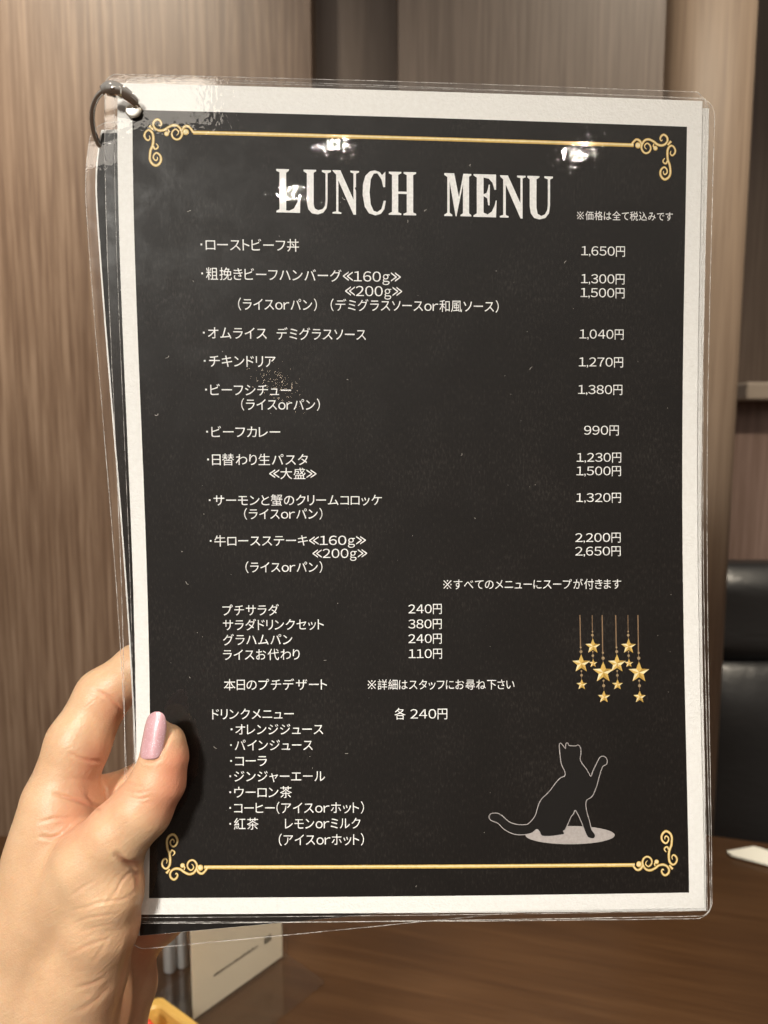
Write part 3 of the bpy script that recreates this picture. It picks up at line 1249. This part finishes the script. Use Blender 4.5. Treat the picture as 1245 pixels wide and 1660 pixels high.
mm = .2262 / ss
strings, beads, s_l, s_d, s_m = [], [], [], [], []
for dx in (0, 481):
    for x0, y0, x1, y1, w_ in ((208, 100, 216, 530, 15), (372, 100, 375, 310, 9), (507, 100, 514, 600, 15), (228, 850, 231, 960, 6), (380, 600, 385, 690, 6), (525, 980, 529, 1110, 6), (217, 530, 221, 630, 6), (375, 310, 378, 420, 6), (515, 600, 519, 730, 6)):
        strings.append(stroke(spx([(x0 + dx, y0), ((x0 + x1) / 2 + dx, (y0 + y1) / 2), (x1 + dx, y1)]), w_ * mm))
    for x, y, r_ in ((218, 535, 13), (222, 592, 20), (375, 322, 12), (376, 370, 18), (517, 608, 15), (519, 680, 22), (228, 852, 12), (230, 910, 18), (381, 592, 11), (382, 645, 17), (525, 982, 14), (528, 1050, 21)):
        beads.append(disc(spx([(x + dx, y)])[0], r_ * mm, 10))
    for x, y, r_ in ((225, 755, 128), (381, 522, 106), (521, 872, 147), (386, 750, 60), (232, 1037, 76), (530, 1203, 88)):
        c = np.array([x + dx, y])
        ring = []
        for k in range(10):
            a = R(-90 + 36 * k)
            q = r_ if k % 2 == 0 else r_ * .43
            ring.append(c + q * np.array([math.cos(a) * 1.0, math.sin(a)]))
        for k in range(10):
            tri = (spx([c, ring[k], ring[(k + 1) % 10]]), [[0, 1, 2]])
            (s_l, s_m, s_d)[(0, 2, 1, 2, 1, 0, 2, 1, 0, 1)[k] if False else (1, 2, 0, 1, 2, 1, 0, 1, 0, 1)[k]].append(tri)
front.print_tris('star_string', strings, M_COPPER, -.048)
front.print_tris('bead', beads, M_BEAD, -.054)
front.print_tris('star', s_m, M_GOLD, -.06)
front.print_tris('star_shine', s_l, M_GOLD_L, -.06)
front.print_tris('star_shade', s_d, M_GOLD_D, -.06)

# ---- cat with its grey disc
CAT = [(690, 80), (740, 132), (745, 90), (758, 80), (770, 103), (835, 106), (848, 97), (868, 120), (872, 160), (865, 215), (880, 255), (925, 315), (962, 375), (985, 320), (1020, 250), (1045, 205), (1075, 198), (1100, 220), (1098, 260), (1065, 280), (1045, 330), (1025, 400), (1005, 470), (970, 545), (925, 575), (915, 620), (925, 690), (945, 755), (965, 835), (990, 870), (998, 895), (985, 912), (950, 908), (930, 890), (905, 830), (880, 765), (845, 690), (822, 665), (805, 700), (785, 725), (752, 800), (735, 835), (718, 850), (725, 875), (670, 885), (610, 893), (535, 890), (515, 855), (487, 832), (450, 860), (400, 876), (330, 880), (270, 868), (200, 830), (150, 780), (90, 755), (72, 725), (90, 700), (140, 697), (185, 720), (240, 770), (310, 795), (380, 798), (420, 785), (475, 720), (500, 640), (530, 575), (600, 505), (660, 425), (700, 385), (735, 370), (738, 330), (710, 270), (697, 200)]
cs = 5.413
a = np.linspace(0, 2 * math.pi, 64, endpoint=False)
front.print_tris('grey_disc', [fill(px_poly(np.stack([780 + 392 * np.cos(a), 886 + 80 * np.sin(a)], -1), 780, 1190, cs))], M_GREY, -.046)
CQ = crom(CAT, 3, True)
cq = px_poly(CQ, 780, 1190, cs)
front.print_tris('cat_outline', [stroke(np.vstack([cq, cq[:1]]), .60)], M_LINE, -.054)
# the outline is printed round the silhouette: the black body lies on it
front.print_tris('cat', [fill(cq)], M_CAT, -.062)

# dust and fibres on the laminate
M_DUST = flat_mat('dust', (.62, .58, .52), .9)
ds = []
for k in range(75):
    c = np.array([rng.uniform(-96, 96), rng.uniform(-138, 142)])
    if c[0] > 30 and c[1] > 70:
        continue
    if k < 26:
        L_ = rng.uniform(.5, 1.7)
        a0 = rng.uniform(0, 6.28)
        b0 = rng.normal(0, .9)
        q = [c]
        for _ in range(5):
            q.append(q[-1] + L_ / 5 * np.array([math.cos(a0), math.sin(a0)]))
            a0 += b0 * .5 + rng.normal(0, .3)
        ds.append(stroke(np.array(q), .10))
    else:
        ds.append(disc(c, rng.uniform(.05, .13), 6))
dust = front.print_tris('dust', ds, M_DUST, -.19)
dust.parent = front.film
dust['kind'] = 'stuff'

# part of a scroll on the rear card, seen left of the front sheet
bs = []
for q, w_ in SP[:2]:
    bs.append(stroke(q, w_))
back.print_tris('corner_scroll', bs, M_GOLD, -.056)

# ------------------------------------------------------------------ binder ring through the cards
RP = [(221, 187, 6.5), (229, 181, 1), (222, 171, -3.4), (207, 163, -5.6), (189, 159, -6.2), (170, 166, -5.2), (155, 181, -2.5), (148, 202, 1.5), (152, 224, 5.2), (166, 240, 8.2), (188, 238, 9.6), (208, 214, 9.2)]
rp = []
for x, y, z in RP:
    u, v = uv(x, y)
    rp.append(sheet(u, v, z))
rq = crom(rp, 8, True)
rc = np.mean(rp, 0)
ring = thing('binder_ring', 'shiny metal binder ring through the top left corner of the menus', 'binder ring', rc)
k = np.arange(len(rq)) / 8.0
rad = np.full(len(rq), .0009)
V, Fc = tube(rq, rad, True, 14)
mesh('band', V, Fc, M_CHROME, ring)
# hinge: knuckle with a rivet and the flattened end
u, v = uv(196, 163)
hc = sheet(u, v, -6.4)
tn = sheet(*uv(206, 166), -6.4) - sheet(*uv(186, 162), -6.4)
tn /= np.linalg.norm(tn)
hp = [hc + tn * s * .001 for s in (-2.6, -2.2, 2.2, 2.6)]
V, Fc = tube(hp, [.0014, .0021, .0021, .0014], False, 18)
mesh('hinge_knuckle', V, Fc, M_CHROME, ring)
nz = sheet(u, v, -8.5) - hc
nz /= np.linalg.norm(nz)
V, Fc = tube([hc + nz * .0005, hc + nz * .0016, hc + nz * .0021, hc + nz * .0023], [.0011, .0011, .0009, .0003], False, 16)
mesh('hinge_rivet', V, Fc, M_CHROME, ring)
# the flattened strap and its shiny rounded end
sp_ = [sheet(*uv(x, y), z) for x, y, z in ((176, 163, -6.6), (190, 158.5, -7.6), (204, 162, -6.8), (216, 168, -5.0), (226, 175, -2.6))]
sq = crom(sp_, 6)
nrm = sheet(*uv(205, 175), -4.0) - sheet(*uv(205, 175), -3.0)
nrm /= np.linalg.norm(nrm)
V, Fc = [], []
for i in range(len(sq)):
    T = sq[min(i + 1, len(sq) - 1)] - sq[max(i - 1, 0)]
    T /= np.linalg.norm(T)
    sd = np.cross(T, nrm)
    sd /= np.linalg.norm(sd)
    up_ = np.cross(sd, T)
    h = .0016 + .0004 * math.sin(math.pi * i / (len(sq) - 1))
    for k in range(12):
        a = 2 * math.pi * k / 12
        V.append(sq[i] + sd * h * math.cos(a) + up_ * .00055 * math.sin(a))
for i in range(len(sq) - 1):
    for k in range(12):
        k2 = (k + 1) % 12
        Fc.append([i * 12 + k, i * 12 + k2, (i + 1) * 12 + k2, (i + 1) * 12 + k])
Fc += [list(range(12))[::-1], [(len(sq) - 1) * 12 + k for k in range(12)]]
mesh('strap', V, Fc, M_CHROME, ring)
cc = sheet(*uv(218, 183), -1.6)
ex = sheet(*uv(231, 186), -1.5) - cc
ey = sheet(*uv(215, 194), -1.2) - cc
en = np.cross(ex, ey)
en /= np.linalg.norm(en)
if en @ nrm < 0:
    en = -en
V, Fc = [], []
for i in range(9):
    a = math.pi * i / 8
    for j in range(24):
        b_ = 2 * math.pi * j / 24
        V.append(cc + ex * math.sin(a) * math.cos(b_) + ey * math.sin(a) * math.sin(b_) + en * .0005 * math.cos(a))
for i in range(8):
    for j in range(24):
        Fc.append([i * 24 + j, i * 24 + (j + 1) % 24, (i + 1) * 24 + (j + 1) % 24, (i + 1) * 24 + j])
mesh('hinge_tab', V, Fc, flat_mat('satin_nickel', (.92, .88, .80), .36, Metallic=1.0), ring)

# ------------------------------------------------------------------ the hand
# every entry: photo position, distance from the camera in mm, radius in photo px at that distance


def pt(px, py, Z):
    return np.array([(px - 622.5) / F * Z, (py - 830) / F * Z, Z])


CH = dict(
    thumb=[(271, 1203, 255.6, 29), (269, 1228, 255.3, 33.5), (257, 1268, 255, 41), (229, 1312, 254.2, 48), (191, 1352, 254, 51), (150, 1398, 256, 60), (108, 1455, 267, 76)],
    nailbed=[(258, 1182, 253.4, 17), (252, 1215, 253.6, 19), (244, 1247, 254.2, 24)],
    thenar=[(190, 1400, 255, 40), (176, 1442, 254, 54), (165, 1500, 256, 57), (138, 1575, 262, 66), (95, 1700, 268, 88)],
    back=[(101, 1300, 273, 56), (100, 1330, 273, 63), (91, 1400, 273, 75), (78, 1480, 274, 88), (42, 1600, 276, 108), (-10, 1720, 280, 125), (-60, 1860, 285, 132)],
    index=[(97, 1290, 273, 52), (127, 1205, 276, 49), (167, 1128, 280.5, 42.5), (224, 1082, 281.5, 37), (268, 1058, 281.5, 30)],
    middle=[(150, 1310, 286, 50), (212, 1290, 290, 41), (300, 1225, 289, 40), (370, 1200, 287, 34)],
    ring=[(160, 1400, 292, 50), (215, 1385, 295, 42), (310, 1325, 293, 40), (380, 1300, 291, 33)],
    pinky=[(175, 1520, 296, 48), (216, 1530, 300, 40), (258, 1492, 299, 35), (320, 1445, 295, 33), (372, 1415, 292, 28)],
    hypo=[(205, 1535, 300, 46), (205, 1598, 300, 46), (176, 1680, 298, 56), (110, 1800, 294, 100), (50, 1900, 292, 110)],
    palm=[(135, 1400, 282, 66), (140, 1500, 284, 70), (100, 1620, 284, 105), (20, 1800, 288, 130)],
)
CAPS = []
for nm, ch in CH.items():
    for a, b_ in zip(ch[:-1], ch[1:]):
        CAPS.append((nm, pt(*a[:3]), pt(*b_[:3]), a[3] * a[2] / F, b_[3] * b_[2] / F))
H = .62
lo = np.array([-195., 40., 222.])
hi = np.array([-48., 262., 326.])
dims = np.ceil((hi - lo) / H).astype(int)
ax = [lo[i] + H * np.arange(dims[i]) for i in range(3)]
KS = dict(thumb=4.0, nailbed=2.0, thenar=6.0, back=6.0, index=3.2, middle=2.2, ring=2.5, pinky=2.2, hypo=3.4, palm=6.0)
field = np.full(dims, 30.0, np.float32)
groups = {}
for nm, A, B, ra, rb in CAPS:
    m = 16.0 + max(ra, rb)
    l_ = np.minimum(A, B) - m
    h_ = np.maximum(A, B) + m
    i0 = np.clip(np.floor((l_ - lo) / H).astype(int), 0, dims)
    i1 = np.clip(np.ceil((h_ - lo) / H).astype(int), 0, dims)
    if np.any(i1 <= i0):
        continue
    sl = tuple(slice(i0[k], i1[k]) for k in range(3))
    X = ax[0][sl[0]][:, None, None].astype(np.float32)
    Y = ax[1][sl[1]][None, :, None].astype(np.float32)
    Z = ax[2][sl[2]][None, None, :].astype(np.float32)
    d = (B - A).astype(np.float32)
    dd = float(d @ d)
    t_ = np.clip(((X - A[0]) * d[0] + (Y - A[1]) * d[1] + (Z - A[2]) * d[2]) / dd, 0, 1)
    q = np.sqrt((X - A[0] - t_ * d[0]) ** 2 + (Y - A[1] - t_ * d[1]) ** 2 + (Z - A[2] - t_ * d[2]) ** 2) - (ra + (rb - ra) * t_)
    if nm not in groups:
        groups[nm] = np.full(dims, 30.0, np.float32)
    g = groups[nm][sl]
    k_ = 3.0 if nm not in ('palm', 'back') else 8.0
    h = np.clip(k_ - np.abs(g - q), 0, None) / k_
    groups[nm][sl] = np.minimum(g, q) - h * h * k_ * .25
for nm in ('palm', 'back', 'hypo', 'thenar', 'index', 'ring', 'pinky', 'middle', 'thumb', 'nailbed'):
    g = groups.pop(nm)
    k_ = KS[nm]
    h = np.clip(k_ - np.abs(field - g), 0, None) / k_
    field = np.minimum(field, g) - h * h * k_ * .25


def surface_nets(S):
    s = S < 0
    nx, ny, nz = S.shape
    cnt = np.zeros((nx - 1, ny - 1, nz - 1), np.int8)
    for i in (0, 1):
        for j in (0, 1):
            for k in (0, 1):
                cnt += s[i:nx - 1 + i, j:ny - 1 + j, k:nz - 1 + k]
    act = np.argwhere((cnt > 0) & (cnt < 8))
    idx = np.full((nx - 1, ny - 1, nz - 1), -1, np.int32)
    idx[tuple(act.T)] = np.arange(len(act))
    acc = np.zeros((len(act), 3))
    num = np.zeros(len(act))
    cor = [(i, j, k) for i in (0, 1) for j in (0, 1) for k in (0, 1)]
    val = {c: S[act[:, 0] + c[0], act[:, 1] + c[1], act[:, 2] + c[2]] for c in cor}
    for c in cor:
        for a in range(3):
            if c[a] == 0:
                e = list(c)
                e[a] = 1
                e = tuple(e)
                v0, v1 = val[c], val[e]
                m = (v0 < 0) != (v1 < 0)
                t = np.where(m, v0 / np.where(m, v0 - v1, 1), 0)
                p = np.tile(np.array(c, float), (len(act), 1))
                p[:, a] += t
                acc[m] += p[m]
                num[m] += 1
    V = act + acc / num[:, None]
    quads = []
    for a in range(3):
        b, c = (a + 1) % 3, (a + 2) % 3
        sl0 = [slice(1, -1)] * 3
        sl1 = [slice(1, -1)] * 3
        sl0[a] = slice(0, -1)
        sl1[a] = slice(1, None)
        A, B = s[tuple(sl0)], s[tuple(sl1)]
        for flip in (False, True):
            E = np.argwhere((A & ~B) if not flip else (~A & B))
            off = np.array([1, 1, 1])
            off[a] = 0
            E = E + off
            db = np.zeros(3, int)
            db[b] = 1
            dc = np.zeros(3, int)
            dc[c] = 1
            q = [E - db - dc, E - dc, E, E - db]
            Q = np.stack([idx[tuple(x.T)] for x in q], -1)
            quads.append(Q[:, ::-1] if flip else Q)
    return V, np.vstack(quads)


HV, HQ = surface_nets(field)
HV = lo + HV * H
# relax the surface
ed = np.vstack([HQ[:, [0, 1]], HQ[:, [1, 2]], HQ[:, [2, 3]], HQ[:, [3, 0]]])
deg = np.bincount(ed.ravel(), minlength=len(HV)).astype(float)


def relax(V, f_):
    S = np.zeros_like(V)
    for k in range(3):
        S[:, k] = np.bincount(ed[:, 0], V[ed[:, 1], k], len(V)) + np.bincount(ed[:, 1], V[ed[:, 0], k], len(V))
    return V + f_ * (S / deg[:, None] - V)


for _ in range(5):
    HV = relax(HV, .55)
    HV = relax(HV, -.50)
HV = relax(HV, .5)


def normals(V):
    n = np.cross(V[HQ[:, 2]] - V[HQ[:, 0]], V[HQ[:, 3]] - V[HQ[:, 1]])
    N = np.zeros_like(V)
    for k in range(3):
        for c in range(4):
            N[:, k] += np.bincount(HQ[:, c], n[:, k], len(V))
    return N / (np.linalg.norm(N, axis=1)[:, None] + 1e-9)


HN = normals(HV)
if (HN * (HV - HV.mean(0))).sum() < 0:
    HQ = HQ[:, ::-1]
    HN = -HN
# skin folds: shallow grooves where the photograph shows them (front side only)
CREASE = [
    ([(88, 1287), (110, 1293), (135, 1301), (163, 1311)], 1.0, .9),
    ([(140, 1288), (150, 1300), (165, 1312)], .5, .9),
    ([(64, 1333), (88, 1327), (115, 1325)], .45, .8),
    ([(66, 1357), (84, 1358), (97, 1354), (113, 1340)], 1.0, .9),
    ([(112, 1222), (135, 1231), (163, 1235)], .75, .9),
    ([(100, 1262), (125, 1262), (150, 1266)], .25, 1.2),
    ([(153, 1118), (172, 1128), (188, 1142), (198, 1152)], .7, .9),
    ([(196, 1268), (215, 1271), (233, 1278)], .35, .5),
    ([(198, 1279), (218, 1285), (243, 1283)], .42, .5),
    ([(205, 1289), (226, 1295), (250, 1290)], .35, .5),
    ([(208, 1298), (228, 1303), (246, 1300)], .25, .5),
    ([(190, 1386), (204, 1397), (216, 1400), (228, 1398)], 1.7, 1.5),
    ([(214, 1408), (222, 1425), (224, 1445)], .7, 1.0),
    ([(228, 1222), (234, 1233), (247, 1236), (260, 1230)], .55, .8),
    ([(266, 1214), (273, 1197), (276, 1182)], .45, .9),
    ([(113, 1455), (132, 1440), (152, 1428)], .3, .7),
    ([(112, 1478), (140, 1470), (165, 1463), (202, 1457), (224, 1440)], .4, .7),
    ([(112, 1500), (150, 1487), (188, 1482)], .35, .7),
    ([(128, 1512), (160, 1502), (186, 1498)], .25, .6),
    ([(104, 1551), (150, 1530), (174, 1523)], .4, .8),
    ([(173, 1464), (188, 1446), (197, 1429), (215, 1408)], .4, .7),
    ([(122, 1603), (150, 1594), (168, 1586)], .4, 1.0),
    ([(150, 1560), (165, 1540), (175, 1520)], .25, .8),
    ([(211, 1524), (207, 1550), (200, 1585), (194, 1620)], .8, 1.6),
    ([(120, 1640), (150, 1626), (175, 1600)], .35, 1.4),
]
hx, hy = proj_cam(HV)
view = HV / np.linalg.norm(HV, axis=1)[:, None]
facing = np.clip(-(HN * view).sum(1) * 3, 0, 1)
disp = np.zeros(len(HV))
for line, dep, wd in CREASE:
    Q = crom(line, 8)
    dmin = np.full(len(HV), 1e9)
    near = (hx > Q[:, 0].min() - 30) & (hx < Q[:, 0].max() + 30) & (hy > Q[:, 1].min() - 30) & (hy < Q[:, 1].max() + 30)
    ii = np.where(near)[0]
    dm = np.full(len(ii), 1e9)
    tt = np.zeros(len(ii))
    wd, dep = wd * .72, dep * .66
    for k in range(len(Q) - 1):
        a, b_ = Q[k], Q[k + 1]
        d = b_ - a
        t_ = np.clip(((hx[ii] - a[0]) * d[0] + (hy[ii] - a[1]) * d[1]) / (d @ d), 0, 1)
        q = np.hypot(hx[ii] - a[0] - t_ * d[0], hy[ii] - a[1] - t_ * d[1])
        m = q < dm
        dm[m] = q[m]
        tt[m] = (k + t_[m]) / (len(Q) - 1)
    dm *= .226
    fade = np.sqrt(np.clip(np.sin(np.pi * np.clip(tt * .94 + .03, 0, 1)), 0, 1))
    disp[ii] += fade * (-dep * np.exp(-(dm / wd) ** 2) + .30 * dep * np.exp(-((dm - 2.1 * wd) / (1.1 * wd)) ** 2))
HV = HV + HN * (disp * facing)[:, None]
blush = np.zeros(len(HV))
for x, y, r_, s in ((296, 1245, 40, 1.0), (285, 1310, 36, .6), (262, 1300, 40, .2), (215, 1285, 26, .35), (150, 1285, 42, .60), (110, 1340, 34, .42), (188, 1150, 34, .55), (170, 1215, 30, .45), (225, 1420, 22, .35), (240, 1560, 40, .45), (200, 1640, 46, .40), (150, 1235, 28, .35), (250, 1500, 40, .5)):
    blush += 1.15 * s * np.exp(-((hx - x) ** 2 + (hy - y) ** 2) / r_ ** 2)
blush += np.clip(-disp * .55, 0, .6)
hand_base = c2w(pt(120, 1440, 268))
hand = thing('hand', 'left hand gripping the menus, thumb with glittery pink nail', 'hand', hand_base)
ho = mesh('skin', c2w(HV), HQ, M_SKIN, hand)
at = ho.data.attributes.new('blush', 'FLOAT', 'POINT')
at.data.foreach_set('value', np.clip(blush, 0, 1).astype(np.float32))

# thumb nail: curved plate over the nail bed
V, Fc = [], []
nt, nf = 28, 18
for lay in (0, 1):
    for i in range(nt + 1):
        t_ = i / nt
        s = 1.0
        if t_ > .56:
            s = math.sqrt(max(0, 1 - ((t_ - .56) / .445) ** 2))
        if t_ < .34:
            s = min(s, .30 + .70 * math.sqrt(max(0, 1 - ((.34 - t_) / .34) ** 2)))
        cx0 = 246.0 + (259.0 - 246.0) * t_
        cy0 = 1231 + (1153.5 - 1231) * t_
        rr_ = 22.0 - 1.8 * t_
        zc = 251.7 + 1.5 * t_ ** 1.5
        for j in range(nf + 1):
            ph = R(-82 + (132) * j / nf) * s + R(-13) * (1 - s)
            rad_ = rr_ - lay * 1.6
            x = cx0 + rad_ * math.sin(ph) + (2.5 * (1 - abs(2 * t_ - 1))) * 0
            z = zc - rad_ * math.cos(ph) * .2215
            V.append(pt(x, cy0, z))
m = nf + 1
N = (nt + 1) * m
for i in range(nt):
    for j in range(nf):
        a = i * m + j
        Fc.append([a, a + 1, a + m + 1, a + m])
        Fc.append([N + a, N + a + m, N + a + m + 1, N + a + 1])
loop = [j for j in range(m)] + [i * m + nf for i in range(1, nt + 1)] + [nt * m + j for j in range(nf - 1, -1, -1)] + [i * m for i in range(nt - 1, 0, -1)]
for a, b_ in zip(loop, loop[1:] + loop[:1]):
    Fc.append([a, N + a, N + b_, b_])
mesh('thumbnail', c2w(np.array(V)), Fc, M_NAIL, hand, label='long thumbnail in glittery pink polish')
